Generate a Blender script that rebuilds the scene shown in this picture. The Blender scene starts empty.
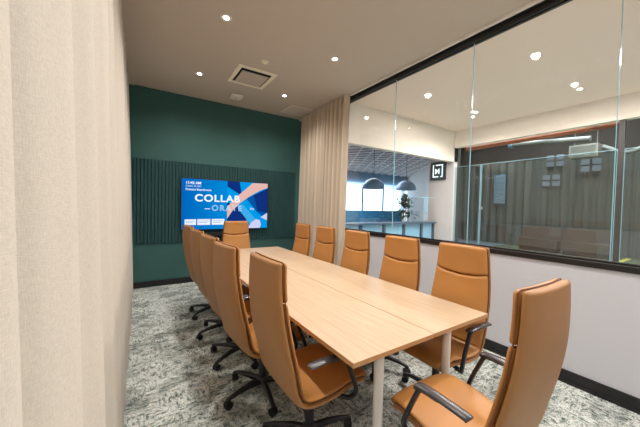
import bpy, bmesh, math, random
from mathutils import Vector, Matrix
random.seed(7)
S = bpy.context.scene
COL = S.collection

# ------------------------------------------------------------------ camera
cam_d = bpy.data.cameras.new('camera')
cam = bpy.data.objects.new('camera', cam_d)
COL.objects.link(cam)
R = Vector((0.83863501, -0.54419321, 0.02334666))
U = Vector((-0.0051261, 0.03497497, 0.99937504))
F = Vector((0.54466966, 0.83823058, -0.02654164))
cam.matrix_world = Matrix(((R.x, U.x, -F.x, 0), (R.y, U.y, -F.y, 0), (R.z, U.z, -F.z, 1.457), (0, 0, 0, 1)))
cam_d.sensor_width = 36
cam_d.lens = 279.5875 * 36 / 640
cam_d.clip_start = 0.02
S.camera = cam

# ------------------------------------------------------------------ world, light, exposure
S.view_settings.view_transform = 'Standard'
S.view_settings.look = 'None'
S.view_settings.exposure = 0.03
S.view_settings.gamma = 1
S.view_settings.use_curve_mapping = False
W = bpy.data.worlds.new('world'); S.world = W; W.use_nodes = True
W.node_tree.nodes['Background'].inputs[0].default_value = (.55, .72, 1, 1)
W.node_tree.nodes['Background'].inputs[1].default_value = 0.6

SPOT_W = 82          # meeting room downlights
CORR_W = 110           # corridor downlights
H = 3.38              # ceiling height
XR, YB = 3.105, 5.582 # glass wall and green wall


def area_light(name, loc, size, power, color, rot=(0, 0, 0), size_y=None):
    d = bpy.data.lights.new(name, 'AREA'); d.energy = power; d.color = color
    d.shape = 'RECTANGLE'; d.size = size; d.size_y = size_y or size
    o = bpy.data.objects.new(name, d); COL.objects.link(o); o.location = loc; o.rotation_euler = rot
    return o


area_light('lounge_daylight', (10.5, 11.1, 1.85), 5.5, 520, (.72, .87, 1), (math.radians(90), 0, 0), 1.6)
area_light('hall_fill_light', (10, 3, 5.6), 5, 1000, (.82, .97, 1))  # added unseen light so the hall is visible, no such lamp known
area_light('corridor_fill_light', (4.9, 0.6, 3.34), .5, 250, (1, .91, .85), size_y=5)  # added unseen strip that brightens the corridor on top of its downlights
area_light('lounge_fill_light', (7, 8.5, 3.1), 3, 240, (.85, .93, 1))  # added unseen overhead light to brighten the lounge
area_light('entrance_fill_light', (1.2, -.75, 3.34), 2.2, 10, (.9, .95, 1), size_y=.35)  # added unseen cool fill from behind the camera, onto the near curtain


# ------------------------------------------------------------------ materials
def lin(c):
    c = c / 255
    return c / 12.92 if c <= .04045 else ((c + .055) / 1.055) ** 2.4


def rgb(r, g, b): return (lin(r), lin(g), lin(b), 1)


def mat(name, col, rough=.6, metal=0, bump=0, bscale=60, noise=0, nscale=8, stretch=(1, 1, 1), emit=None, es=1, spec=None, col2=None, sheen=0):
    m = bpy.data.materials.new(name); m.use_nodes = True
    nt = m.node_tree; b = nt.nodes['Principled BSDF']
    b.inputs['Base Color'].default_value = col
    b.inputs['Roughness'].default_value = rough
    b.inputs['Metallic'].default_value = metal
    if spec is not None: b.inputs['Specular IOR Level'].default_value = spec
    if sheen: b.inputs['Sheen Weight'].default_value = sheen
    if emit:
        b.inputs['Emission Color'].default_value = emit; b.inputs['Emission Strength'].default_value = es
    tc = nt.nodes.new('ShaderNodeTexCoord'); mp = nt.nodes.new('ShaderNodeMapping')
    mp.inputs['Scale'].default_value = stretch
    nt.links.new(tc.outputs['Object'], mp.inputs[0])
    if noise or col2:
        n = nt.nodes.new('ShaderNodeTexNoise'); n.inputs['Scale'].default_value = nscale; n.inputs['Detail'].default_value = 5
        nt.links.new(mp.outputs[0], n.inputs['Vector'])
        cr = nt.nodes.new('ShaderNodeValToRGB')
        c2 = col2 or tuple(min(1, c * (1 + noise)) for c in col[:3]) + (1,)
        c1 = col if col2 else tuple(c * (1 - noise) for c in col[:3]) + (1,)
        cr.color_ramp.elements[0].color = c1; cr.color_ramp.elements[1].color = c2
        cr.color_ramp.elements[0].position = .3; cr.color_ramp.elements[1].position = .7
        nt.links.new(n.outputs[0], cr.inputs[0]); nt.links.new(cr.outputs[0], b.inputs['Base Color'])
    if bump:
        n2 = nt.nodes.new('ShaderNodeTexNoise'); n2.inputs['Scale'].default_value = bscale; n2.inputs['Detail'].default_value = 3
        nt.links.new(mp.outputs[0], n2.inputs['Vector'])
        bp = nt.nodes.new('ShaderNodeBump'); bp.inputs['Strength'].default_value = bump; bp.inputs['Distance'].default_value = .01
        nt.links.new(n2.outputs[0], bp.inputs['Height']); nt.links.new(bp.outputs[0], b.inputs['Normal'])
    return m


def glass_mat(name, tint=(.985, .985, .985, 1), ior=1.45, gain=1.0):
    m = bpy.data.materials.new(name); m.use_nodes = True; nt = m.node_tree
    for n in list(nt.nodes): nt.nodes.remove(n)
    out = nt.nodes.new('ShaderNodeOutputMaterial'); mx = nt.nodes.new('ShaderNodeMixShader')
    tr = nt.nodes.new('ShaderNodeBsdfTransparent'); gl = nt.nodes.new('ShaderNodeBsdfGlossy'); fr = nt.nodes.new('ShaderNodeFresnel')
    tr.inputs[0].default_value = tint; gl.inputs['Roughness'].default_value = 0.0; gl.inputs['Color'].default_value = (gain, gain, gain, 1)
    fr.inputs[0].default_value = ior
    ge = nt.nodes.new('ShaderNodeNewGeometry'); mr = nt.nodes.new('ShaderNodeMapRange')   # same reflectance on both faces of the pane
    mr.inputs[3].default_value = ior; mr.inputs[4].default_value = 1 / ior
    nt.links.new(ge.outputs['Backfacing'], mr.inputs[0]); nt.links.new(mr.outputs[0], fr.inputs[0])
    nt.links.new(fr.outputs[0], mx.inputs[0]); nt.links.new(tr.outputs[0], mx.inputs[1]); nt.links.new(gl.outputs[0], mx.inputs[2])
    nt.links.new(mx.outputs[0], out.inputs[0])
    return m


def carpet_mat():
    m = bpy.data.materials.new('patterned_carpet'); m.use_nodes = True; nt = m.node_tree; b = nt.nodes['Principled BSDF']
    L = nt.links
    tc = nt.nodes.new('ShaderNodeTexCoord')

    def noise(sx, sy, scale, detail, rough=.6, dist=0, snap=None):
        mp = nt.nodes.new('ShaderNodeMapping'); mp.inputs['Scale'].default_value = (sx, sy, 1)
        if snap:   # the tufted rows give square-edged flecks
            sn = nt.nodes.new('ShaderNodeVectorMath'); sn.operation = 'SNAP'; sn.inputs[1].default_value = snap + (1,)
            L.new(tc.outputs['Object'], sn.inputs[0]); L.new(sn.outputs[0], mp.inputs[0])
        else: L.new(tc.outputs['Object'], mp.inputs[0])
        n = nt.nodes.new('ShaderNodeTexNoise'); n.inputs['Scale'].default_value = scale; n.inputs['Detail'].default_value = detail
        n.inputs['Roughness'].default_value = rough; n.inputs['Distortion'].default_value = dist
        L.new(mp.outputs[0], n.inputs['Vector']); return n

    def ramp(src, stops):
        r = nt.nodes.new('ShaderNodeValToRGB'); e = r.color_ramp.elements
        while len(e) < len(stops): e.new(.5)
        for k, (p, c) in enumerate(stops): e[k].position = p; e[k].color = c
        L.new(src.outputs[0], r.inputs[0]); return r

    def mix(fac, a, bb, mode='MIX', f=None):
        x = nt.nodes.new('ShaderNodeMix'); x.data_type = 'RGBA'; x.blend_type = mode
        if fac is not None: L.new(fac, x.inputs[0])
        else: x.inputs[0].default_value = f
        L.new(a, x.inputs[6]); L.new(bb, x.inputs[7]); return x.outputs[2]
    light, mid, dark = rgb(244, 247, 242), rgb(166, 178, 171), rgb(58, 66, 62)
    nx = noise(1, 2.6, 15, 5, .8, 0, (.014, .007))    # streaks one way
    ny = noise(2.6, 1, 15, 5, .8, 0, (.007, .014))    # streaks the other way
    r1 = ramp(nx, [(.36, dark), (.45, mid), (.52, light), (1, light)])
    r2 = ramp(ny, [(.36, dark), (.45, mid), (.52, light), (1, light)])
    pk = noise(1, 1, 5.0, 4, .6); pr = ramp(pk, [(.45, (0, 0, 0, 1)), (.55, (1, 1, 1, 1))])
    c = mix(pr.outputs[0], r1.outputs[0], r2.outputs[0])
    big = noise(1, 1.6, 2.2, 5, .65); br = ramp(big, [(.40, rgb(120, 128, 122)), (.54, (1, 1, 1, 1))])
    c = mix(None, c, br.outputs[0], 'MULTIPLY', .6)
    fine = noise(1, 1, 120, 2); fr_ = ramp(fine, [(.35, rgb(150, 150, 148)), (.55, (1, 1, 1, 1))])
    c = mix(None, c, fr_.outputs[0], 'MULTIPLY', .8)
    L.new(c, b.inputs['Base Color']); b.inputs['Roughness'].default_value = .95; b.inputs['Specular IOR Level'].default_value = .1
    bp = nt.nodes.new('ShaderNodeBump'); bp.inputs['Strength'].default_value = .5; bp.inputs['Distance'].default_value = .01
    L.new(fine.outputs[0], bp.inputs['Height']); L.new(bp.outputs[0], b.inputs['Normal'])
    return m


def weave_mat(name, col):
    m = mat(name, col, .9, spec=.15)
    nt = m.node_tree; b = nt.nodes['Principled BSDF']; L = nt.links
    tc = nt.nodes.new('ShaderNodeTexCoord')
    outs = []
    for sc in ((420, 420, 60), (60, 60, 520)):
        mp = nt.nodes.new('ShaderNodeMapping'); mp.inputs['Scale'].default_value = sc
        L.new(tc.outputs['Object'], mp.inputs[0])
        n = nt.nodes.new('ShaderNodeTexNoise'); n.inputs['Scale'].default_value = 1.6; n.inputs['Detail'].default_value = 2
        L.new(mp.outputs[0], n.inputs['Vector']); outs.append(n)
    ad = nt.nodes.new('ShaderNodeMath'); ad.operation = 'ADD'
    L.new(outs[0].outputs[0], ad.inputs[0]); L.new(outs[1].outputs[0], ad.inputs[1])
    mr = nt.nodes.new('ShaderNodeMapRange'); mr.inputs[1].default_value = .7; mr.inputs[2].default_value = 1.3; mr.inputs[3].default_value = .88; mr.inputs[4].default_value = 1.06
    L.new(ad.outputs[0], mr.inputs[0])
    mx = nt.nodes.new('ShaderNodeMix'); mx.data_type = 'RGBA'; mx.blend_type = 'MULTIPLY'; mx.inputs[0].default_value = 1
    mx.inputs[6].default_value = col; L.new(mr.outputs[0], mx.inputs[7]); L.new(mx.outputs[2], b.inputs['Base Color'])
    bp = nt.nodes.new('ShaderNodeBump'); bp.inputs['Strength'].default_value = .25; bp.inputs['Distance'].default_value = .002
    L.new(ad.outputs[0], bp.inputs['Height']); L.new(bp.outputs[0], b.inputs['Normal'])
    return m


def emis(name, col, s=1.0):
    m = bpy.data.materials.new(name); m.use_nodes = True; nt = m.node_tree
    for n in list(nt.nodes): nt.nodes.remove(n)
    o = nt.nodes.new('ShaderNodeOutputMaterial'); e = nt.nodes.new('ShaderNodeEmission')
    e.inputs[0].default_value = col; e.inputs[1].default_value = s; nt.links.new(e.outputs[0], o.inputs[0])
    return m


M = {}
M['carpet'] = carpet_mat()
M['ceiling'] = mat('taupe_ceiling_paint', rgb(196, 184, 170), .9)
M['cream'] = mat('cream_paint', rgb(228, 210, 194), .9)
M['bulk'] = mat('pale_cream_paint', rgb(228, 220, 207), .9)
M['green'] = mat('green_paint', rgb(54, 96, 92), .75, noise=.04, nscale=3)
M['felt'] = mat('dark_green_felt', rgb(40, 76, 76), .95, noise=.1, nscale=120, bump=.2, bscale=300)
M['white'] = mat('warm_white_paint', rgb(206, 206, 212), .85)
M['black'] = mat('black_satin', rgb(24, 23, 24), .45)
M['blackmetal'] = mat('black_powder_coat', rgb(30, 30, 33), .38, noise=.08)
M['plastic'] = mat('black_plastic', rgb(22, 22, 24), .5)
M['rubber'] = mat('grey_rubber', rgb(60, 60, 62), .6)
M['steel'] = mat('brushed_steel', rgb(170, 170, 172), .3, metal=1)
M['pad'] = mat('dark_arm_pad', rgb(62, 58, 62), .24)
M['leather'] = mat('tan_leather', rgb(182, 126, 66), .42, noise=.05, nscale=5, bump=.12, bscale=220)
M['leather_back'] = mat('tan_leather_shell', rgb(160, 112, 62), .5, noise=.04, nscale=4, bump=.1, bscale=260)
M['piping'] = mat('brown_piping', rgb(112, 62, 30), .5)
M['oak'] = mat('pale_oak_laminate', rgb(182, 156, 128), .42, stretch=(26, 1.1, 26), nscale=3, col2=rgb(200, 174, 145))
M['oak_edge'] = mat('oak_edge_band', rgb(190, 145, 98), .5, noise=.06, nscale=30)
M['leg'] = mat('light_grey_powder_coat', rgb(212, 208, 202), .45)
M['curtain'] = weave_mat('oatmeal_linen', rgb(212, 204, 192))
M['curtain2'] = weave_mat('beige_linen', rgb(206, 192, 174))
M['glass'] = glass_mat('clear_glass')
M['gedge'] = mat('glass_edge', rgb(150, 200, 215), .2, emit=None)
M['trimwhite'] = mat('pale_aluminium', rgb(236, 230, 222), .4)
M['grillecream'] = mat('cream_metal', rgb(244, 236, 214), .5)
M['dark'] = mat('dark_void', rgb(20, 18, 17), .9)
M['lampon'] = emis('lit_lamp', (1, .93, .8, 1), 30)
M['daylight'] = emis('daylit_window', (.62, .88, 1, 1), 2.6)
M['lgrey'] = mat('lounge_plaster', rgb(196, 192, 190), .9)
M['lceil'] = mat('lounge_ceiling', rgb(150, 134, 136), .9)
M['lline'] = mat('white_batten', rgb(240, 240, 240), .7)
M['blue'] = mat('blue_upholstery', rgb(64, 126, 156), .9, noise=.3, nscale=9)
M['pend'] = mat('hazy_blue_grey_enamel', rgb(112, 146, 172), .4)  # haze of the domes against the bright window is in this colour
M['frost'] = mat('frosted_panel', rgb(120, 166, 190), .5)
M['leaf'] = mat('green_leaf', rgb(48, 88, 62), .5, noise=.3, nscale=12)
M['pot'] = mat('grey_pot', rgb(80, 90, 96), .6)
M['drape'] = mat('dark_grey_drape', rgb(80, 84, 80), .9, noise=.1, nscale=2)
M['drape2'] = mat('charcoal_drape', rgb(52, 47, 43), .9, noise=.15, nscale=2)
M['turf'] = mat('green_turf', rgb(84, 96, 66), .95, noise=.15, nscale=6)
M['yellow'] = mat('matte_yellow', rgb(235, 215, 70), .6, emit=None)
M['orange'] = mat('orange_primer_steel', rgb(140, 74, 42), .6, noise=.2, nscale=6)
M['duct'] = mat('galvanised_duct', rgb(112, 112, 106), .5, noise=.1)
M['heater'] = mat('beige_heater_paint', rgb(132, 128, 116), .6)
M['bench'] = mat('brown_vinyl', rgb(74, 62, 50), .6)
M['smoke'] = glass_mat('smoked_glass', (.80, .84, .83, 1), 1.45)
M['paleblue'] = emis('bluish_pane_glow', (.55, .72, .85, 1), .38)  # glow for the imitated pane reflections and the louvre slats


# ------------------------------------------------------------------ mesh helpers
def link(name, bm, m, parent=None, smooth=False, recalc=True):
    if recalc: bmesh.ops.recalc_face_normals(bm, faces=bm.faces)
    me = bpy.data.meshes.new(name); bm.to_mesh(me); bm.free()
    ms = m if isinstance(m, (list, tuple)) else [m]
    for x in ms: me.materials.append(x)
    if smooth:
        for p in me.polygons: p.use_smooth = True
        me.set_sharp_from_angle(angle=math.radians(40))
    o = bpy.data.objects.new(name, me); COL.objects.link(o)
    if parent: o.parent = parent
    return o


def bx(bm, x0, x1, y0, y1, z0, z1, bev=0, mi=0):
    vs = [bm.verts.new((x, y, z)) for x in (x0, x1) for y in (y0, y1) for z in (z0, z1)]
    fs = [bm.faces.new([vs[i] for i in f]) for f in ((0, 1, 3, 2), (4, 6, 7, 5), (0, 4, 5, 1), (2, 3, 7, 6), (0, 2, 6, 4), (1, 5, 7, 3))]
    for f in fs: f.material_index = mi
    if bev:
        es = list({e for f in fs for e in f.edges})
        bmesh.ops.bevel(bm, geom=es, offset=bev, segments=2, affect='EDGES', profile=.7)
    return fs


def box(name, x0, x1, y0, y1, z0, z1, m, parent=None, bev=0):
    bm = bmesh.new(); bx(bm, x0, x1, y0, y1, z0, z1, bev)
    return link(name, bm, m, parent)


def struct(o): o['kind'] = 'structure'; return o


def cyl(bm, p0, p1, r0, r1=None, n=16, mi=0):
    r1 = r0 if r1 is None else r1
    p0, p1 = Vector(p0), Vector(p1); d = (p1 - p0).normalized()
    a = d.orthogonal().normalized(); b = d.cross(a)
    A, B = [], []
    for k in range(n):
        t = 2 * math.pi * k / n; v = a * math.cos(t) + b * math.sin(t)
        A.append(bm.verts.new(p0 + v * r0)); B.append(bm.verts.new(p1 + v * r1))
    fs = [bm.faces.new((A[k], A[(k + 1) % n], B[(k + 1) % n], B[k])) for k in range(n)]
    fs.append(bm.faces.new(A[::-1])); fs.append(bm.faces.new(B))
    for f in fs: f.material_index = mi


def smooth_path(pts, n):
    P = [Vector(p) for p in pts]; P = [2 * P[0] - P[1]] + P + [2 * P[-1] - P[-2]]
    out = []
    segs = len(P) - 3
    for i in range(segs):
        a, b, c, d = P[i:i + 4]
        for k in range(n):
            t = k / n
            out.append(.5 * (2 * b + (c - a) * t + (2 * a - 5 * b + 4 * c - d) * t * t + (3 * b - a - 3 * c + d) * t ** 3))
    out.append(P[-2].copy()); return out


def tube(bm, pts, rx, ry=None, n=10, up=Vector((0, 1, 0)), ex=2.0):
    """swept rounded section; rx across 'up', ry along 'up'"""
    ry = ry or rx; rings = []
    for i, p in enumerate(pts):
        t = (pts[min(i + 1, len(pts) - 1)] - pts[max(i - 1, 0)]).normalized()
        s = t.cross(up)
        if s.length < 1e-4: s = t.orthogonal()
        s.normalize(); u = s.cross(t).normalized()
        rg = []
        for k in range(n):
            a = 2 * math.pi * k / n; c, q = math.cos(a), math.sin(a)
            c = math.copysign(abs(c) ** (2 / ex), c); q = math.copysign(abs(q) ** (2 / ex), q)
            rg.append(bm.verts.new(p + s * rx * c + u * ry * q))
        rings.append(rg)
    for A, B in zip(rings, rings[1:]):
        for k in range(n): bm.faces.new((A[k], A[(k + 1) % n], B[(k + 1) % n], B[k]))
    bm.faces.new(rings[0][::-1]); bm.faces.new(rings[-1])


def lathe(bm, prof, c=(0, 0, 0), n=24, mi=0):
    rings = []
    for r, z in prof:
        rings.append([bm.verts.new((c[0] + r * math.cos(2 * math.pi * k / n), c[1] + r * math.sin(2 * math.pi * k / n), c[2] + z)) for k in range(n)])
    for A, B in zip(rings, rings[1:]):
        for k in range(n):
            f = bm.faces.new((A[k], A[(k + 1) % n], B[(k + 1) % n], B[k])); f.material_index = mi
    for rg in (rings[0][::-1], rings[-1]):
        f = bm.faces.new(rg); f.material_index = mi


def thing(name, label, cat, loc=(0, 0, 0), rz=0, group=None):
    o = bpy.data.objects.new(name, None); COL.objects.link(o); o.location = loc; o.rotation_euler = (0, 0, rz)
    o.empty_display_size = .1
    return tag(o, label, cat, group)


def tag(o, label, cat, group=None):
    o['label'] = label; o['category'] = cat
    if group: o['group'] = group
    return o


def dup(root, loc, rz=None, label=None):
    r = root.copy(); COL.objects.link(r); r.location = loc
    if rz is not None: r.rotation_euler = (0, 0, rz)
    if label: r['label'] = label
    kids(root, r)
    return r


def kids(src, dst):
    for ch in list(src.children):
        c = ch.copy(); COL.objects.link(c); c.parent = dst
        kids(ch, c)


# ------------------------------------------------------------------ room shell
YF = -1.2   # wall behind the camera
XL = -.34
struct(box('floor', XL - .1, 6.8, YF, YB + .1, -.1, 0, M['carpet']))
struct(box('ceiling', XL - .1, XR + .045, YF, YB + .1, H, H + .12, M['ceiling']))
struct(box('wall_back', XL - .1, XR + .045, YB, YB + .12, 0, H, M['green']))
struct(box('wall_left', XL - .1, XL, YF, YB, 0, H, M['white']))
struct(box('wall_front', XL - .1, XR + .045, YF - .1, YF, 0, H, M['white']))
struct(box('wall_right', XR - .03, XR + .06, YF, YB, 0, 1.012, M['white']))
struct(box('baseboard_back', XL, XR - .03, YB - .016, YB, 0, .1, M['black'], bev=.003))
# right baseboard: tall black skirting with a proud top lip
bm = bmesh.new(); bx(bm, XR - .046, XR - .03, YF, YB - .016, 0, .108, .002); bx(bm, XR - .054, XR - .03, YF, YB - .016, 0, .03, .002)
struct(link('baseboard_right', bm, M['black']))
struct(box('baseboard_left', XL, XL + .015, YF, YB - .016, 0, .1, M['black']))
# glass wall: black sill, black head channel, aluminium bead, clear panes
bm = bmesh.new(); bx(bm, XR - .045, XR + .075, YF, YB, 1.012, 1.06, .003); bx(bm, XR - .02, XR - .008, YF, YB, 1.06, 1.078); bx(bm, XR + .012, XR + .024, YF, YB, 1.06, 1.078)
struct(link('trim_1', bm, M['black']))
bm = bmesh.new()
bx(bm, XR - .05, XR - .012, YF, YB, 3.34, H); bx(bm, XR + .012, XR + .045, YF, YB, 3.29, H); bx(bm, XR - .03, XR - .01, YF, YB, 3.292, 3.345)
struct(link('trim_2', bm, M['black']))
struct(box('trim_3', XR - .092, XR - .058, YF, YB, H - .03, H, M['trimwhite'], bev=.003))
edges = [YF, -.56, .588, 1.727, 2.838, 3.95, YB]
for i in range(len(edges) - 1):
    w = struct(box('window_%d' % (i + 1), XR - .006, XR + .006, edges[i] + .003, edges[i + 1] - .003, 1.062, 3.31, M['glass']))
    bm = bmesh.new()
    bx(bm, XR - .0062, XR + .0062, edges[i + 1] - .002, edges[i + 1] + .002, 1.07, 3.31)
    link('glass_joint', bm, M['gedge'], w)

# ribbed felt panel on the green wall (things: acoustic panel boards)
bm = bmesh.new()
x0, x1, z0, z1 = -.08, 2.95, .75, 2.185
n = int((x1 - x0) / .052); st = (x1 - x0) / n
prof = []
for k in range(n):
    a = x0 + k * st
    prof += [(a, .010), (a + .006, .026), (a + st - .012, .026), (a + st - .006, .010)]
prof.append((x1, .010))
lo = [bm.verts.new((x, YB - d, z0)) for x, d in prof]; hi = [bm.verts.new((x, YB - d, z1)) for x, d in prof]
for k in range(len(prof) - 1): bm.faces.new((lo[k], lo[k + 1], hi[k + 1], hi[k]))
b0, b1, b2, b3 = [bm.verts.new(c) for c in ((x0, YB, z0), (x1, YB, z0), (x1, YB, z1), (x0, YB, z1))]
bm.faces.new([b0] + lo + [b1]); bm.faces.new([b3] + hi + [b2]); bm.faces.new((b0, b1, b2, b3)); bm.faces.new((b0, lo[0], hi[0], b3)); bm.faces.new((b1, b2, hi[-1], lo[-1]))
tag(link('acoustic_panel', bm, M['felt']), 'dark green vertically ribbed felt panel band across the green wall', 'wall panel')


# ------------------------------------------------------------------ curtains
def curtain(name, plan, z0, z1, m, label, lean=(0, 0), nz=24, thick=.004):
    """plan: polyline of (x, y) seen from above; lean = extra x at bottom / top"""
    bm = bmesh.new(); rows = []
    pts = smooth_path([(x, y, 0) for x, y in plan], 5)
    for j in range(nz + 1):
        v = j / nz; z = z0 + (z1 - z0) * v; row = []
        for i, p in enumerate(pts):
            dx = lean[0] * (1 - v) + lean[1] * v
            g = .006 * math.sin(i * .37 + v * 4.3) * (1 - v)
            row.append(bm.verts.new((p.x + dx + g, p.y + g * .6, z)))
        rows.append(row)
    for A, B in zip(rows, rows[1:]):
        for k in range(len(A) - 1): bm.faces.new((A[k], A[k + 1], B[k + 1], B[k]))
    bm.normal_update()
    bmesh.ops.solidify(bm, geom=bm.faces[:], thickness=thick)
    o = link(name, bm, m, smooth=True)
    return tag(o, label, 'curtain')


# left curtain: tips close to the lens
plan = []
y = -1.1; tips = [-1.0, -.75, -.5, -.22, .06, .415, .70, 1.10, 1.55, 1.9]
while tips[-1] < 5.2: tips.append(tips[-1] + .27 + random.uniform(-.05, .05))
for i, t in enumerate(tips):
    nx = tips[i + 1] if i + 1 < len(tips) else t + .2
    w = nx - t; xt = -.105 + random.uniform(-.006, .01); dp = random.uniform(.13, .18)
    plan += [(xt - .035, t - .075), (xt - .010, t - .035), (xt, t), (xt - .014, t + .026), (xt - dp * .7, t + .03), (xt - dp, t + .07), (xt - dp * .86, t + w * .42), (xt - dp * .50, t + w * .62)]
curtain('curtain', plan, .015, H - .015, M['curtain'], 'long oatmeal linen curtain along the left wall, nearest the camera', lean=(.035, -.04), nz=20)
plan = []
y = 3.76
plan += [(3.0, 3.76), (2.985, 3.80)]
t = 3.85
while t < 5.36:
    w = random.uniform(.075, .15); a = random.uniform(.035, .062)
    plan += [(2.985 - a, t), (2.985 + a * .8, t + w * .5)]
    t += w
curtain('curtain', plan, .015, H - .015, M['curtain2'], 'beige pleated floor-length curtain in the corner by the green wall', nz=24, lean=(-.06, .0))
struct(box('trim_4', XL + .12, XL + .28, YF, YB, H - .014, H, M['ceiling']))

# ------------------------------------------------------------------ downlights
def downlight(x, y, power, label, group, spot=True):
    t = thing('ceiling_downlight', label, 'light', (x, y, H), 0, group)
    bm = bmesh.new(); lathe(bm, [(.036, 0), (.036, -.004), (.056, -.004), (.058, 0)], n=24)
    link('trim_ring', bm, M['trimwhite'], t, True)
    bm = bmesh.new(); lathe(bm, [(.0, -.0005), (.028, -.0012), (.028, -.003), (0.001, -.006)], n=20)
    link('lens', bm, M['lampon'], t)
    d = bpy.data.lights.new('downlight_beam', 'SPOT'); d.energy = power; d.spot_size = math.radians(150); d.spot_blend = .9
    d.shadow_soft_size = .04; d.color = (1, .955, .90)
    o = bpy.data.objects.new('downlight_beam', d); COL.objects.link(o); o.parent = t; o.location = (0, 0, -.02)
    return t


DL = {(0, 3): 'round ceiling downlight between the camera-side curtain and the square grille', (0, 4): 'round ceiling downlight left of the grille, nearest the green wall and left curtain',
      (1, 3): 'round ceiling downlight right of the grille, halfway to the glass wall track', (1, 4): 'small far ceiling downlight beside the flush square access panel'}
for i, x in enumerate((.75, 2.14)):
    for j, y in enumerate((-.0, 1.5, 3.02, 4.53)):
        if j < 2:
            lab = ['round ceiling downlight over the %s end of the table, above the frame', 'round ceiling downlight over the %s near chairs, above the frame'][j] % ('left' if i == 0 else 'right')
        else: lab = DL[(i, j + 1)]
        downlight(x, y, SPOT_W, lab, None)
for (x, y, lab) in ((5.77, 1.52, 'corridor ceiling downlight beyond the glass, nearest the camera'), (5.8, 3.2, 'corridor ceiling downlight, right one of the far pair beyond the glass'),
                    (5.58, 3.02, 'corridor ceiling downlight, left one of the far pair beyond the glass')):
    downlight(x, y, CORR_W, lab, None)

# square air grille
t = thing('air_grille', 'cream square ceiling air grille with a dark slot and inner plate', 'vent', (1.43, 4.19, H))
bm = bmesh.new()
a, b = .285, .225
for (p, q, r, s) in ((-a, a, -.31, -.25), (-a, a, .25, .31), (-a, -b, -.25, .25), (b, a, -.25, .25)): bx(bm, p, q, r, s, -.012, 0, .003)
link('frame', bm, M['grillecream'], t)
box('throat', -b, b, -.25, .25, -.003, 0, M['dark'], t)
box('deflector_plate', -.195, .20, -.175, .235, -.02, -.008, M['ceiling'], t, bev=.003)
# access panel
t = thing('access_panel', 'flush taupe square access panel in ceiling corner above the curtain', 'hatch', (2.69, 5.11, H))
bm = bmesh.new(); bx(bm, -.24, .24, -.26, .26, -.006, 0, .002); link('frame', bm, M['trimwhite'], t)
box('door', -.222, .222, -.242, .242, -.012, -.005, mat('panel_taupe', rgb(214, 202, 190), .8), t, bev=.002)
# wireless puck
t = thing('wireless_access_point', 'white rounded box on the ceiling near the green wall', 'access point', (1.44, 5.03, H))
bm = bmesh.new(); bx(bm, -.1, .1, -.1, .1, -.05, 0, .04); link('housing', bm, M['trimwhite'], t, True)
bm = bmesh.new(); lathe(bm, [(.001, -.0515), (.012, -.0515), (.012, -.049), (.001, -.049)], n=16); link('status_ring', bm, M['rubber'], t)
t = thing('smoke_sensor', 'small round cream ceiling sensor beside the square air grille', 'sensor', (1.41, 3.61, H))
bm = bmesh.new(); lathe(bm, [(.045, 0), (.045, -.012), (.03, -.02), (.03, -.028), (.001, -.03)], n=20); link('sensor_body', bm, M['grillecream'], t, True)


# ------------------------------------------------------------------ television
TX0, TX1, TZ0, TZ1 = .640, 2.258, .978, 1.896; TY = YB - .075
tv = thing('television', 'wall-mounted flat screen showing a blue COLLAB slide', 'television', ((TX0 + TX1) / 2, YB - .026, TZ0))
cx = (TX0 + TX1) / 2; hw = (TX1 - TX0) / 2; hh = TZ1 - TZ0
bm = bmesh.new(); bx(bm, -hw - .012, hw + .012, -.05, -.012, -.014, hh + .012, .004); link('housing', bm, M['black'], tv)
box('wall_bracket', -.3, .3, -.012, 0, .2, .7, M['blackmetal'], tv)
scr_y = -.0505
pal = [emis('screen_blue', (0.0, .19, .60, 1), 1.0), emis('screen_navy', (.005, .03, .20, 1), 1.0), emis('screen_bright', (.0, .32, .80, 1), 1.0), emis('screen_peach', (.78, .48, .42, 1), 1.0),
       emis('screen_lavender', (.62, .62, .88, 1), 1.0), emis('screen_white', (.85, .9, 1, 1), 1.0), emis('screen_deep', (.0, .09, .38, 1), 1.0), emis('screen_cyan', (.05, .42, .80, 1), 1.0)]
nt = pal[0].node_tree  # the slide's own left-to-right gradient
e = [n for n in nt.nodes if n.type == 'EMISSION'][0]
tc = nt.nodes.new('ShaderNodeTexCoord'); sp = nt.nodes.new('ShaderNodeSeparateXYZ'); cr = nt.nodes.new('ShaderNodeValToRGB'); mr = nt.nodes.new('ShaderNodeMapRange')
mr.inputs[1].default_value = -hw; mr.inputs[2].default_value = .2
cr.color_ramp.elements[0].color = (0, .13, .50, 1); cr.color_ramp.elements[1].color = (0, .28, .72, 1)
nt.links.new(tc.outputs['Object'], sp.inputs[0]); nt.links.new(sp.outputs[0], mr.inputs[0]); nt.links.new(mr.outputs[0], cr.inputs[0]); nt.links.new(cr.outputs[0], e.inputs[0])


def scr(X, Y):   # position on the slide, from its left/top in units of 540 x 300
    u = (X - 45) / 541; top = 50 + 38 * u; bot = 371 - 3 * u; k = .843
    v = (bot - Y) / (bot - top)
    u = u * k / (1 - u + u * k)      # the far half looks narrower than it is
    return (-hw + 2 * hw * u, v * hh)


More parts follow.
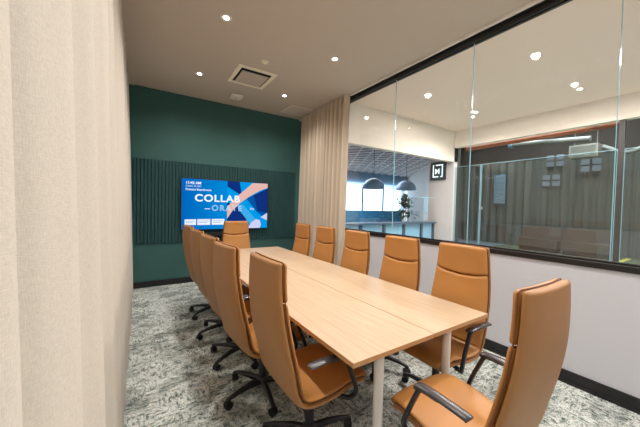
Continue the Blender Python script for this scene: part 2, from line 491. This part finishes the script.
bm = bmesh.new()
def poly(pts, mi, lay):
    f = bm.faces.new([bm.verts.new((scr(*p)[0], scr_y - lay * .0003, scr(*p)[1])) for p in pts]); f.material_index = mi
    f.normal_update()
    if f.normal.y > 0: f.normal_flip()
poly([(45, 371), (586, 368), (586, 88), (45, 50)], 0, 0)
poly([(335, 70), (412, 76), (432, 165), (335, 105)], 1, 1)
poly([(412, 76), (505, 82), (440, 170), (425, 165)], 2, 1)
poly([(335, 105), (440, 190), (586, 330), (586, 367), (530, 366), (430, 250), (335, 200)], 2, 2)
poly([(335, 205), (420, 210), (455, 310), (450, 368), (335, 368)], 1, 1)
poly([(455, 180), (586, 118), (586, 320), (520, 265)], 6, 3)
poly([(500, 160), (586, 118), (586, 275), (525, 260)], 1, 4)
poly([(400, 240), (430, 215), (530, 330), (545, 367), (500, 367)], 7, 3)
poly([(468, 368), (485, 335), (515, 312), (540, 318), (548, 345), (540, 368)], 4, 5)
poly([(545, 300), (586, 272), (586, 320)], 4, 5)
rib = [(500, 82), (586, 88), (586, 116), (540, 130), (470, 170), (410, 210), (370, 255), (335, 305), (335, 230), (370, 190), (410, 152), (445, 125)]
def strip(a, b, mi, lay):
    for k in range(len(a) - 1): poly([a[k], a[k + 1], b[k + 1], b[k]], mi, lay)
strip([(335, 232), (370, 192), (410, 155), (450, 122), (492, 84), (586, 88)], [(335, 305), (372, 252), (412, 212), (470, 170), (540, 130), (586, 114)], 3, 6)
for a_, b_ in ((66, 139), (147, 229), (238, 318)):
    poly([(a_, 307), (b_, 307), (b_, 343), (a_, 343)], 5, 2)
link('slide_picture', bm, pal, tv, recalc=False)


def text(body, X, Y, size, m, parent, name, ext=0, outline=False, rot=(math.pi / 2, 0, 0), loc=None, align='LEFT', bold=0, sx=1, space=1):
    c = bpy.data.curves.new(name, 'FONT'); c.body = body; c.size = size; c.align_x = align; c.space_character = space
    if outline:
        c.fill_mode = 'NONE'; c.bevel_depth = size * .022; c.bevel_resolution = 0
    else:
        c.offset = bold
        c.extrude = ext
    o = bpy.data.objects.new('tmp', c); COL.objects.link(o)
    bpy.context.view_layer.update()
    me = bpy.data.meshes.new_from_object(o.evaluated_get(bpy.context.evaluated_depsgraph_get()))
    bpy.data.objects.remove(o); me.materials.clear(); me.materials.append(m)
    r = bpy.data.objects.new(name, me); COL.objects.link(r); r.parent = parent
    if loc is None:
        p = scr(X, Y); loc = (p[0], scr_y - .0035, p[1])
    r.location = loc; r.rotation_euler = rot; r.scale = (sx, 1, 1)
    return r


wt = emis('slide_white', (.92, .96, 1, 1), 1.0)
text('COLLAB', 128, 193, .18, wt, tv, 'slide_title', bold=.005, sx=1.12, space=1.14)
text('ORATE', 236, 254, .15, emis('slide_pale', (.55, .78, .95, 1), 1.0), tv, 'slide_outline_title', outline=True, sx=1.0, space=1.3)
bm = bmesh.new(); p, q = scr(192, 242), scr(226, 242); bx(bm, p[0], q[0], scr_y - .004, scr_y - .003, p[1] - .006, p[1] + .006); link('slide_dash', bm, wt, tv)
text('inc.', 478, 252, .07, wt, tv, 'slide_suffix', outline=True)
text('11:42 AM', 70, 84, .066, wt, tv, 'slide_clock', bold=.002)
text('October 20, 2023', 70, 101, .036, wt, tv, 'slide_date')
text('Primary Boardroom', 70, 124, .054, wt, tv, 'slide_room_name', bold=.001)
gt = emis('slide_grey_text', (.25, .4, .6, 1), 1.0)
bm = bmesh.new()
for a_, b_ in ((72, 130), (154, 222), (245, 308)):
    for r_, yy in enumerate((318, 328)):
        p, q = scr(a_, yy), scr(b_ - 12 * r_, yy); bx(bm, p[0], q[0], scr_y - .0022, scr_y - .0018, p[1] - .006, p[1] + .004)
link('slide_caption_lines', bm, gt, tv)
# conference bar under the television
sb = thing('video_soundbar', 'slim black sound bar mounted below the television', 'soundbar', (1.42, YB - .026, .84))
bm = bmesh.new(); bx(bm, -.34, .34, -.075, 0, 0, .07, .012); link('housing', bm, M['plastic'], sb)
bm = bmesh.new(); bx(bm, -.32, .32, -.079, -.072, .012, .058, .002); link('grille', bm, M['blackmetal'], sb)
bm = bmesh.new(); cyl(bm, (0, -.072, .035), (0, -.084, .035), .014); link('lens', bm, M['rubber'], sb)


# ------------------------------------------------------------------ table
tb = thing('conference_table', 'long pale oak conference table with a centre seam and grey legs', 'table', (1.43, 2.707, 0))
for sgn, (a, b) in (('l', (-.601, -.0028)), ('r', (.0028, .601))):
    bm = bmesh.new(); fs = bx(bm, a, b, -1.742, 1.742, .7155, .74)
    for f in bm.faces:
        f.normal_update(); f.material_index = 0 if abs(f.normal.z) > .5 else 1
    link('tabletop', bm, [M['oak'], M['oak_edge']], tb, recalc=True)
bm = bmesh.new()
for x in (-.25, .2): bx(bm, x - .02, x + .02, -1.55, 1.55, .67, .7155)
for y in (-1.55, -.5, .5, 1.55): bx(bm, -.38, .2, y - .02, y + .02, .672, .7155)
link('underframe', bm, M['blackmetal'], tb)
for (x, y) in ((-.395, -1.70), (.18, -1.705), (-.395, 1.6), (.18, 1.6)):
    bm = bmesh.new(); cyl(bm, (x, y, 0.012), (x, y, .7155), .024, .026, 24); cyl(bm, (x, y, 0), (x, y, .012), .02, .02, 20)
    bx(bm, x - .045, x + .045, y - .02, y + .045, .708, .7155)
    link('leg', bm, M['leg'], tb, True)


# ------------------------------------------------------------------ chairs
PROF = [(.266, 0, .418), (.244, 0, .446), (.18, 0, .458), (.08, 0, .450), (-.02, 0, .434), (-.11, 0, .428), (-.168, 0, .444), (-.203, 0, .490), (-.226, 0, .56),
        (-.252, 0, .66), (-.275, 0, .76), (-.293, 0, .86), (-.304, 0, .96), (-.308, 0, 1.065), (-.306, 0, 1.174)]
PATH = smooth_path(PROF, 10)
ARC = [0]
for a, b in zip(PATH, PATH[1:]): ARC.append(ARC[-1] + (b - a).length)
TOT = ARC[-1]
WID = [(0, .215), (.06, .232), (.25, .245), (.40, .238), (.5, .234), (.65, .238), (.8, .234), (.95, .222), (1.05, .211), (TOT, .198)]


def at(s):
    s = min(max(s, 0), TOT)
    for i in range(len(ARC) - 1):
        if ARC[i + 1] >= s: break
    f = (s - ARC[i]) / (ARC[i + 1] - ARC[i] + 1e-9)
    p = PATH[i].lerp(PATH[i + 1], f)
    a, b = PATH[max(i - 1, 0)], PATH[min(i + 2, len(PATH) - 1)]
    t = (b - a).normalized()
    return p, Vector((t.z, 0, -t.x)), t


def wid(s):
    for (a, x), (b, y) in zip(WID, WID[1:]):
        if s <= b: return x + (y - x) * (s - a) / (b - a)
    return WID[-1][1]


def pad(s0, s1, off, hb, inset, bow0=0, bow1=0, n=30, m=28, ex=3.2, rnd=.03, concave=.022, bulge=0, cross=0):
    bm = bmesh.new(); rings = []
    for i in range(n + 1):
        # finer steps near the ends so they round off
        q = .5 - .5 * math.cos(math.pi * i / n); s = s0 + (s1 - s0) * q
        d = min(s - s0, s1 - s); k = 1.0
        if d < rnd: k = math.sqrt(max(0.0, 1 - (1 - d / rnd) ** 2))
        k = max(k, .04)
        a = wid(s) - inset - (1 - k) * min(.018, rnd)
        w1 = max(0, 1 - (s1 - s) / .1); w0 = max(0, 1 - (s - s0) / .1)
        rg = []
        for j in range(m):
            th = 2 * math.pi * j / m; c, z = math.cos(th), math.sin(th)
            c = math.copysign(abs(c) ** (2 / ex), c); z = math.copysign(abs(z) ** (2 / 2.4), z)
            v = a * c
            se = s + (w1 * bow1 + w0 * bow0) * (1 - c * c)
            p, nn, t = at(se)
            back = max(0, min(1, (s - .45) / .2))
            h = off + hb * k * z * (1 + (bulge * (1 - c * c) if z > 0 else 0)) + concave * c * c * (back * .8 + .2)
            rg.append(bm.verts.new(p + nn * h + Vector((0, v, 0))))
        rings.append(rg)
    for A, B in zip(rings, rings[1:]):
        for j in range(m): bm.faces.new((A[j], A[(j + 1) % m], B[(j + 1) % m], B[j]))
    bm.faces.new(rings[0][::-1]); bm.faces.new(rings[-1])
    return bm


def make_chair(label):
    t = thing('office_chair', label, 'chair', group='tan leather chairs around the table')
    link('shell', pad(0.0, TOT, -.020, .022, 0, ex=5, rnd=.014, n=70, m=36, concave=.014), M['leather_back'], t, True)
    sh = [c for c in t.children if c.name.startswith('shell')][0]
    # piping that runs round the rim of the shell
    bm = bmesh.new(); rim = []
    N = 54
    for i in range(N + 1):
        s = .03 + (TOT - .04) * i / N; p, nn, tt = at(s); back = max(0, min(1, (s - .45) / .2))
        rim.append(p + nn * (.000 + .014 * (back * .8 + .2)) + Vector((0, wid(s) - .003, 0)))
    top = [Vector((q.x - .004, 0, q.z)) for q in [rim[-1]]]
    other = [Vector((q.x, -q.y, q.z)) for q in rim[::-1]]
    mid = []
    for k in range(1, 8):
        c = math.cos(math.pi * k / 8); p, nn, tt = at(TOT); mid.append(p + nn * (.000 + .014 * c * c) - tt * .001 + Vector((0, (wid(TOT) - .004) * c, 0)))
    tube(bm, rim + mid + other, .003, n=6, up=Vector((.3, .2, .9)).normalized())
    link('piping', bm, M['piping'], sh, True)
    link('seat_cushion', pad(.004, .50, .010, .018, .006, n=30, bulge=.3, concave=.010, rnd=.018, ex=4.5), M['leather'], t, True)
    link('back_cushion', pad(.465, TOT - .207, .010, .020, .006, bow1=-.030, n=40, bulge=.7, rnd=.02, ex=4.5, concave=.014), M['leather'], t, True)
    link('headrest', pad(TOT - .201, TOT - .002, .010, .021, .005, bow0=-.030, n=28, bulge=.3, rnd=.02, ex=4.5, concave=.014), M['leather'], t, True)
    # mechanism, gas lift
    bm = bmesh.new(); bx(bm, -.11, .13, -.09, .09, .350, .405, .012); bx(bm, -.05, .06, -.16, .16, .384, .412, .006); cyl(bm, (.06, .09, .375), (.06, .20, .37), .006, n=8); bx(bm, .04, .08, .19, .235, .366, .374, .003)
    link('tilt_mechanism', bm, M['plastic'], t)
    bm = bmesh.new(); cyl(bm, (0, 0, .10), (0, 0, .27), .027, n=20); cyl(bm, (0, 0, .265), (0, 0, .36), .016, n=16); link('gas_lift', bm, M['blackmetal'], t, True)
    bm = bmesh.new(); lathe(bm, [(.03, .07), (.042, .075), (.044, .105), (.032, .12)], n=24); link('base_hub', bm, M['blackmetal'], t, True)
    for k in range(5):
        a = math.radians(72 * k + 36)
        d = Vector((math.cos(a), math.sin(a), 0)); sd = Vector((-d.y, d.x, 0))
        bm = bmesh.new(); rings = []
        for (r, z, w, h) in ((.03, .092, .022, .017), (.12, .093, .020, .014), (.21, .084, .017, .011), (.28, .070, .015, .008), (.298, .064, .010, .006)):
            c = d * r + Vector((0, 0, z))
            rings.append([bm.verts.new(c + sd * w * p + Vector((0, 0, h * q))) for p, q in ((-1, -1), (-1, .4), (-.6, 1), (.6, 1), (1, .4), (1, -1))])
        for A, B in zip(rings, rings[1:]):
            for j in range(6): bm.faces.new((A[j], A[(j + 1) % 6], B[(j + 1) % 6], B[j]))
        bm.faces.new(rings[0][::-1]); bm.faces.new(rings[-1])
        leg = link('base_leg', bm, M['blackmetal'], t)
        c = d * .282; bm = bmesh.new()
        r_ = Matrix.Rotation(a + .6 * (k - 2), 4, 'Z'); ax = r_ @ Vector((0, 1, 0))
        for s_ in (-1, 1):
            q = Vector((c.x, c.y, .0275)) + ax * .013 * s_
            cyl(bm, q - ax * .008, q + ax * .008, .0275, n=18)
        fwd = r_ @ Vector((1, 0, 0)); q = Vector((c.x, c.y, .034))
        cyl(bm, q - ax * .006, q + ax * .006, .024, n=14); cyl(bm, (c.x, c.y, .04), (c.x, c.y, .068), .007, n=8)
        link('caster', bm, M['plastic'], leg, True)
    for s_ in (-1, 1):
        bm = bmesh.new(); y = .272 * s_
        tube(bm, smooth_path([(.02, .10 * s_, .390), (.07, .20 * s_, .385), (.105, .25 * s_, .390), (.130, y, .43), (.110, y, .50), (.062, y, .615), (.048, y, .640), (.025, y, .652), (-.05, y, .654)], 5), .011, .013, n=10, up=Vector((0, 1, 0)), ex=3)
        arm = link('armrest', bm, M['blackmetal'], t, True)
        bm = bmesh.new(); pts = smooth_path([(.060, y, .648), (.050, y, .660), (-.02, y, .665), (-.11, y, .663), (-.172, y, .660), (-.182, y, .656)], 4)
        tube(bm, pts, .010, .024, n=14, up=Vector((0, 1, 0)), ex=3.2); link('arm_pad', bm, M['pad'], arm, True)
    return t


D = math.radians
spots = [
    (1.335, .73, D(89), 'tan leather high-back chair at the near right end, seen from behind'),
    (.89, 1.435, D(1), 'tan leather chair on the left side, nearest and largest, back towards camera'),
    (.82, 2.035, D(5), 'tan leather chair on the left side, second from the near end'),
    (.83, 2.63, D(4), 'tan leather chair on the left side, third, middle of its row'),
    (.83, 3.235, D(3), 'tan leather chair on the left side, fourth from the near end'),
    (.83, 3.88, D(3), 'tan leather chair on the left side, farthest, overlapping the screen corner'),
    (1.885, 1.25, D(180), 'tan leather chair on the glass side, nearest, at the table corner'),
    (1.88, 1.86, D(181), 'tan leather chair on the glass side, second from the near end'),
    (1.885, 2.54, D(181), 'tan leather chair on the glass side beside the curtain edge, third of five'),
    (1.875, 3.19, D(181), 'tan leather chair on the glass side in front of the curtain, fourth of five'),
    (1.86, 3.80, D(180), 'tan leather chair on the glass side in front of the curtain, farthest one'),
    (1.37, 4.40, D(-92), 'tan leather chair at the far head of the table below the screen'),
]
proto = make_chair(spots[0][3])
for i, (x, y, a, lab) in enumerate(spots):
    c = proto if i == 0 else dup(proto, (x, y, 0), a, lab)
    c.location = (x, y, 0); c.rotation_euler = (0, 0, a)
    turn = (0.25, .5, .12, .42, .2, .55, .3, .05, .4, .15, .5, .1)[i]      # every star base stands turned a little differently
    for ch in c.children:
        if ch.name.startswith('base_leg'): ch.rotation_euler = (0, 0, turn)

# ------------------------------------------------------------------ beyond the glass: corridor
XB, YK = 6.6, 4.07
struct(box('corridor_ceiling', XR + .045, XB + .15, YF - 3, YK + .14, H, H + .12, M['cream']))
struct(box('corridor_bulkhead_side', XB, XB + .14, YF - 3, YK, 2.985, H, M['bulk']))
struct(box('corridor_bulkhead_end', XR + .045, XB + .14, YK, YK + .14, 2.64, H, M['bulk']))
struct(box('corridor_floor', XR + .06, XB, YF - 3, YF, -.1, 0, M['carpet']))
struct(box('corridor_wall_end', XR + .06, XB, YF - 3.1, YF - 3, 0, H, M['white']))
# smoked glass partition to the hall
for i, (a, b) in enumerate(((-2.2, -.1), (-.1 + .06, 1.145), (1.235, 3.40), (3.43, 4.05))):
    t = thing('glass_partition_panel', ['tall smoked glass panel of the hall partition, out of frame right', 'tall smoked glass panel at the right edge past the dark post', 'widest smoked glass panel between corridor and hall', 'narrow smoked glass panel next to the cream sign wall'][i], 'glass panel', (XB + .03, (a + b) / 2, 0))
    w = (b - a) / 2
    box('pane', -.006, .006, -w, w, .02, 2.50, M['smoke'], t)
    bm = bmesh.new(); bx(bm, -.006, .006, -w, w, 2.50, 2.506); bx(bm, -.007, .007, w, w + .004, .02, 2.51); bx(bm, -.007, .007, -w - .004, -w, .02, 2.51)
    link('polished_edge', bm, M['gedge'], t)
    bm = bmesh.new(); bx(bm, -.02, .02, -w, w, 0, .06); link('floor_channel', bm, M['black'], t)
t = box('partition_post', XB + .015, XB + .075, 1.155, 1.225, 0, 2.985, M['black']); tag(t, 'dark upright post between two smoked glass panels', 'post')
t = thing('partition_door_handle', 'short pale pull handle on the smoked glass near the sign wall', 'handle', (XB - .02, 3.36, 1.5))
bm = bmesh.new(); cyl(bm, (0, 0, -.035), (0, 0, .035), .03, n=12); cyl(bm, (0, 0, 0), (.045, 0, 0), .012, n=8); link('grip', bm, M['steel'], t)

# lounge beyond the corridor
struct(box('lounge_floor', 3.2, 16, YB + .1, 13, -.1, 0, mat('lounge_concrete', rgb(120, 130, 138), .5, noise=.1)))
struct(box('lounge_floor', XR + .06, XB + .14, YK + .14, YB + .1, -.005, .001, mat('lounge_concrete_near', rgb(120, 130, 138), .5, noise=.1)))
def prism(name, pts, z0, z1, m):
    bm = bmesh.new(); a = [bm.verts.new((x, y, z0)) for x, y in pts]; b = [bm.verts.new((x, y, z1)) for x, y in pts]; n = len(pts)
    for k in range(n): bm.faces.new((a[k], a[(k + 1) % n], b[(k + 1) % n], b[k]))
    bm.faces.new(a[::-1]); bm.faces.new(b); return link(name, bm, m)


struct(prism('lounge_ceiling', [(XR + .045, YK + .14), (XB + .1, YK + .14), (XB + .13, 4.62), (14.2, 9.45), (16, 9.45), (16, 13), (XR + .045, 13)], 3.32, 3.42, M['lceil']))
struct(box('lounge_wall_side', XB, XB + .14, YK, 4.78, 0, 3.32, M['lgrey']))
struct(prism('lounge_wall_angled', [(9.6, 6.6), (13.9, 11.76), (14.0, 11.68), (9.7, 6.52)], 0, 3.32, M['lgrey']))
struct(prism('lounge_wall_return', [(6.74, 4.66), (9.6, 6.60), (9.7, 6.52), (6.74, 4.54)], 0, 3.32, M['lgrey']))
struct(box('lounge_wall_left', XR + .045, XR + .18, YB + .12, 13, 0, 3.4, M['lgrey']))
struct(box('lounge_wall_far', XR, 7.4, 12.0, 12.1, 0, 3.4, M['lgrey']))
struct(box('lounge_wall_far', 13.9, 16, 12.0, 12.1, 0, 3.4, M['lgrey']))
struct(box('lounge_wall_low', 7.4, 13.9, 12.0, 12.1, 0, 1.0, M['lgrey']))
# geometric batten pattern on its ceiling
bm = bmesh.new()
for k in range(-20, 40):
    for s_ in (1, -1):
        x0 = 3.3 + k * .5
        seg = []
        for j in range(0, 40):
            yy = 4.3 + j * .2; xx = x0 + s_ * j * .13
            seg.append((xx, yy))
        for (a, b), (c, d) in zip(seg, seg[1:]):
            if 3.25 < a < 15.7 and 3.25 < c < 15.7 and min(b - .65 * a, d - .65 * c) > .45:
                cyl(bm, (a, b, 3.30), (c, d, 3.30), .014, n=4)
o = tag(link('ceiling_battens', bm, M['lline']), 'white diamond batten pattern across the dark lounge ceiling', 'ceiling battens')
# windows
for i in range(4):
    x0 = 7.4 + i * 1.625; x1 = x0 + 1.625
    w = struct(box('window_%d' % (i + 7), x0, x1, 12.03, 12.05, 1.0, 3.32, M['daylight']))
    bm = bmesh.new(); bx(bm, x0 - .03, x0 + .03, 11.98, 12.06, 1.0, 3.32); bx(bm, x1 - .03, x1 + .03, 11.98, 12.06, 1.0, 3.32); bx(bm, x0, x1, 11.98, 12.06, 1.0, 1.06); bx(bm, x0, x1, 11.98, 12.06, 2.62, 2.68)
    link('window_frame', bm, M['pend'], w)
struct(box('trim_5', 7.4, 13.9, 11.2, 11.95, 2.72, 3.32, mat('blue_soffit', rgb(92, 116, 138), .8)))

# banquette with blue upholstery
t = thing('banquette_sofa', 'long blue upholstered banquette under the lounge windows', 'sofa', (10.3, 10.6, 0))
bm = bmesh.new(); bx(bm, -2.6, 2.3, .18, .4, .1, 1.28, .03); link('backrest', bm, M['blue'], t)
bm = bmesh.new(); bx(bm, -2.6, 2.3, -.35, .2, 0, .5, .03); link('seat', bm, M['blue'], t)
# low screen wall with a dark rail, across the lounge opening
t = thing('bar_counter', 'rail-topped frosted blue counter front across the lounge opening', 'counter', (5.0, 4.55, 0))
bm = bmesh.new(); bx(bm, -1.7, 1.52, -.1, .2, 1.075, 1.115, .006); link('countertop', bm, mat('slate_blue_top', rgb(60, 84, 104), .5), t)
bm = bmesh.new(); bx(bm, -1.7, 1.52, -.01, .02, .05, 1.075); link('front_panel', bm, M['frost'], t)
for x in (-1.65, -1.02, -.32, .35, 1.0, 1.48):
    bm = bmesh.new(); bx(bm, x - .035, x + .035, -.05, -.01, 0, 1.075); link('post', bm, mat('slate_post', rgb(54, 76, 96), .5), t)
t = thing('glass_screen', 'clear glass screen standing on the counter in front of the plant', 'screen', (6.05, 4.5, 1.116))
bm = bmesh.new(); bx(bm, -.5, .46, -.006, .006, 0, .62); link('pane', bm, M['glass'], t)
bm = bmesh.new(); bx(bm, -.5, .46, -.007, .007, .62, .626); bx(bm, -.506, -.5, -.007, .007, 0, .626); bx(bm, .0, .01, -.008, .008, 0, .626); link('polished_edge', bm, M['gedge'], t)


# pendants
def pendant(x, y, z, r, label):
    t = thing('pendant_lamp', label, 'lamp', (x, y, 0), 0, 'dome pendants in the lounge')
    bm = bmesh.new(); pr = [(r * math.cos(a), z + r * .95 * math.sin(a)) for a in [math.pi / 2 * k / 10 for k in range(0, 10)]] + [(.02, z + r * .95)]
    lathe(bm, pr[::-1] + [(r * .97, z - .002)] + [(p * .95, q - .012) for p, q in pr[1:]], n=28); link('shade', bm, M['pend'], t, True)
    bm = bmesh.new(); cyl(bm, (0, 0, z + r * .9), (0, 0, 3.26), .008, n=6); link('cord', bm, M['plastic'], t)
    bm = bmesh.new(); cyl(bm, (0, 0, 3.24), (0, 0, 3.32), .06, n=12); link('ceiling_rose', bm, M['plastic'], t)
    bm = bmesh.new(); bmesh.ops.create_uvsphere(bm, u_segments=12, v_segments=8, radius=.06, matrix=Matrix.Translation((0, 0, z + .1))); link('bulb', bm, M['lampon2'], t)


M['lampon2'] = emis('warm_bulb', (.9, .95, 1, 1), 3)
pendant(6.02, 6.3, 2.03, .33, 'blue grey dome pendant in front of the bright lounge window')
pendant(7.50, 6.3, 2.06, .33, 'dome pendant beside the pale wall, right of the other dome')

# end of the sign wall, pale panel picture, planter
t = thing('wall_sign', 'square dark sign with a white bracketed M on the cream wall', 'sign', (XB - .001, 4.49, 2.21))
box('board', -.04, 0, -.22, .22, 0, .47, mat('sign_teal_black', rgb(22, 46, 54), .5), t, bev=.004)
bm = bmesh.new()
# bracket lines in the plane x = -.043 ; +y is the left side as seen from the room
for (y0, y1, z0, z1) in ((.115, .145, .07, .40), (-.02, .145, .07, .10), (-.145, -.115, .07, .40), (-.145, -.08, .07, .10), (-.145, .06, .37, .40)):
    bx(bm, -.046, -.04, y0, y1, z0, z1)
link('bracket_mark', bm, emis('sign_light', (.8, .97, 1, 1), 1.3), t)
text('M', 0, 0, .18, emis('sign_letter', (.8, .97, 1, 1), 1.3), t, 'letter', bold=.008, rot=(math.pi / 2, 0, -math.pi / 2), loc=(-.046, .08, .165))
t = thing('picture_panel', 'pale blue framed panel hung on the angled lounge wall behind the plant', 'picture', (10.45, 7.58, 1.25))
t.rotation_euler = (0, 0, math.atan2(5.16, 4.3))
box('frame', -.42, .42, .0, .03, 0, .75, M['pend'], t)
box('print', -.39, .39, .03, .034, .03, .72, mat('pale_blue_print', rgb(170, 200, 214), .6), t)
t = thing('potted_plant', 'bushy green potted plant by the sign wall behind the glass screen', 'plant', (6.12, 5.16, 0))
bm = bmesh.new(); lathe(bm, [(.15, 0), (.2, .42), (.18, .42), (.16, .36)], n=20); link('pot', bm, M['pot'], t, True)
bm = bmesh.new()
for k in range(240):
    a = random.uniform(0, 2 * math.pi); el = random.uniform(-.5, 1.5); L = random.uniform(.05, .36)
    d = Vector((math.cos(a) * math.cos(el), math.sin(a) * math.cos(el), math.sin(el) * 1.1))
    base = Vector((0, 0, 1.38)) + d * L; sd = d.cross(Vector((0, 0, 1))).normalized(); l = random.uniform(.1, .18)
    d2 = (d + Vector((0, 0, -.4)) + Vector((random.uniform(-.5, .5), random.uniform(-.5, .5), 0))).normalized()
    p = [base, base + d2 * l * .5 + sd * l * .24, base + d2 * l, base + d2 * l * .5 - sd * l * .24]
    vs = [bm.verts.new((q.x, q.y, q.z)) for q in p]; bm.faces.new(vs)
bmesh.ops.solidify(bm, geom=bm.faces[:], thickness=.002)
link('foliage', bm, M['leaf'], t)
bm = bmesh.new()
for k in range(6):
    a = k; cyl(bm, (0, 0, .37), (.16 * math.cos(a), .16 * math.sin(a), 1.45), .01, n=5)
link('stems', bm, M['leaf'], t)

# ------------------------------------------------------------------ beyond: hall
struct(box('hall_floor', XB, 14.4, -8, 5.6, -.1, -.001, M['turf']))
struct(box('hall_ceiling', XB + .14, 14.4, -8, 9.6, 6.2, 6.3, M['dark']))
struct(box('hall_wall_far', 14.2, 14.4, -8, 9.4, 0, 6.2, M['drape2']))
struct(prism('hall_wall_lounge', [(XB + .14, 4.36), (14.2, 9.2), (14.2, 9.3), (XB + .14, 4.46)], 0, 6.2, M['drape2']))
struct(box('hall_wall_upper', XB + .14, XB + .2, -8, 4.4, 3.5, 6.2, M['dark']))
tag(box('yellow_strip', 10.6, 13.2, 2.02, 2.13, -.001, .003, M['yellow']), 'yellow strip along the hall floor at the right edge', 'floor line')  # thin flat yellow strip at floor level


def drape(name, x, y0, y1, z0, z1, m, label):
    bm = bmesh.new(); n = int((y1 - y0) / .045); lo, hi = [], []
    for k in range(n + 1):
        yy = y0 + (y1 - y0) * k / n; xx = x + .05 * math.sin(k * .9) + .02 * math.sin(k * 2.3)
        lo.append(bm.verts.new((xx, yy, z0))); hi.append(bm.verts.new((xx, yy, z1)))
    for k in range(n): bm.faces.new((lo[k], lo[k + 1], hi[k + 1], hi[k]))
    bm.normal_update(); bmesh.ops.solidify(bm, geom=bm.faces[:], thickness=.01)
    return tag(link(name, bm, m, smooth=True), label, 'drape')


drape('hall_drape', 13.3, -4, 8.0, .02, 3.5, M['drape'], 'grey green pleated drape hanging across the back of the hall')


bm = bmesh.new(); lo, hi = [], []
for k in range(151):
    xx = 7.0 + 6.1 * k / 150; yy = 4.2 + 3.9 * k / 150 + .05 * math.sin(k * .9) + .02 * math.sin(k * 2.3)
    lo.append(bm.verts.new((xx, yy, .02))); hi.append(bm.verts.new((xx, yy, 3.3)))
for k in range(150): bm.faces.new((lo[k], lo[k + 1], hi[k + 1], hi[k]))
bm.normal_update(); bmesh.ops.solidify(bm, geom=bm.faces[:], thickness=.01)
tag(link('hall_drape', bm, M['drape'], smooth=True), 'grey green pleated drape along the left hall side, running back from the sign wall', 'drape')


def beam(bm, a, b, w=.09, h=.09):
    a, b = Vector(a), Vector(b); tube(bm, [a, b], w, h, n=4, up=Vector((0, 0, 1)))


t = thing('roof_truss', 'orange steel roof truss crossing the dark hall behind the glass', 'truss', (0, 0, 0))
bm = bmesh.new(); beam(bm, (12, 7.4, 4.35), (12, -3, 4.35), .05, .09); beam(bm, (12, 7.4, 5.4), (12, -3, 5.4), .05, .07); link('chord', bm, M['orange'], t)
for k in range(9):
    bm = bmesh.new(); y = 7.3 - k * 1.2; beam(bm, (12, y, 4.35), (12, y - .6, 5.4), .03, .03); beam(bm, (12, y - .6, 5.4), (12, y - 1.2, 4.35), .03, .03); link('web_member', bm, M['orange'], t)
t = thing('roof_beam', 'orange slanting steel beam near the top left of the dark hall', 'beam', (0, 0, 0))
bm = bmesh.new(); beam(bm, (8.5, 4.9, 3.35), (13, 2.4, 4.35), .06, .1); link('beam_body', bm, M['orange'], t)
bm = bmesh.new(); beam(bm, (8.5, 4.9, 3.5), (13, 2.4, 4.5), .1, .02); link('flange', bm, M['orange'], t)
t = thing('air_duct', 'round pale air duct hanging in the hall below the orange steel', 'duct', (0, 0, 0))
bm = bmesh.new(); cyl(bm, (11, 4.7, 3.78), (11, 2.6, 3.60), .08, n=20); link('pipe', bm, M['duct'], t, True)
bm = bmesh.new(); cyl(bm, (11, 4.74, 3.783), (11, 4.62, 3.773), .12, n=20); link('collar', bm, M['pend'], t, True)
t = thing('unit_heater', 'beige hanging unit heater high up in the hall', 'heater', (12.4, 3.05, 3.25))
bm = bmesh.new(); bx(bm, -.25, .25, -.36, .36, 0, .42, .02); link('casing', bm, M['heater'], t)
bm = bmesh.new(); [bx(bm, -.27, -.25, -.3, .3, .06 + .07 * k, .09 + .07 * k) for k in range(5)]; link('louvre', bm, M['duct'], t)
for y in (-.28, .28):
    bm = bmesh.new(); cyl(bm, (0, y, .42), (0, y, 2.9), .012, n=6); link('hanger_rod', bm, M['duct'], t)
t = thing('flexible_duct', 'silver corrugated hose hanging beside the beige heater', 'hose', (12.3, 2.5, 3.2))
bm = bmesh.new(); pts = smooth_path([(0, .12, .35), (0, -.05, .25), (0, -.3, .1), (0, -.6, .12), (0, -.8, .35), (0, -.85, .9)], 8)
tube(bm, pts, .07, n=12, up=Vector((1, 0, 0))); link('hose', bm, M['duct'], t, True)


def pane_reflection(y, z, label, n=(2, 2)):  # reflections of window panes, put in as small glowing blocks
    t = thing('window_reflection', label, 'window', (13.2, y, z), 0, 'pale pane reflections in the hall')
    for a in range(n[0]):
        for b in range(n[1]):
            bm = bmesh.new(); bx(bm, -.05, -.02, -.28 + a * .3, -.06 + a * .3, b * .24, b * .24 + .19, .03); link('pane', bm, M['paleblue'], t)


for y, z, lab in ((4.1, 3.16, 'pale four-pane window reflection high on the hall drape, left of the heater'), (4.2, 2.42, 'pale four-pane window reflection on the hall drape, below the other'), (3.1, 2.95 - .06, 'pale four-pane window reflection just under the hanging heater')):
    pane_reflection(y, z, lab)
t = thing('louvred_window', 'narrow pale louvred window glowing through the smoked glass', 'window', (13.16, 5.97, 1.75))
bm = bmesh.new(); bx(bm, -.02, 0, -.22, .22, 0, 1.25); link('frame', bm, M['pend'], t)
for k in range(9):
    bm = bmesh.new(); bx(bm, -.035, -.02, -.17, .17, .06 + k * .13, .13 + k * .13); link('slat', bm, M['paleblue'], t)
for (y, lab) in ((4.2, 'brown vinyl bench in the hall, left one along the drape'), (2.9, 'brown vinyl bench in the hall, right one nearer the yellow line')):
    t = thing('hall_bench', lab, 'bench', (12.4, y, 0))
    bm = bmesh.new(); bx(bm, -.3, .3, -.6, .6, .15, .45, .03); link('seat', bm, M['bench'], t)
    bm = bmesh.new(); bx(bm, .2, .35, -.6, .6, .45, .9, .03); link('backrest', bm, M['bench'], t)
    bm = bmesh.new(); bx(bm, -.25, .25, -.55, .55, 0, .15); link('plinth', bm, M['dark'], t)
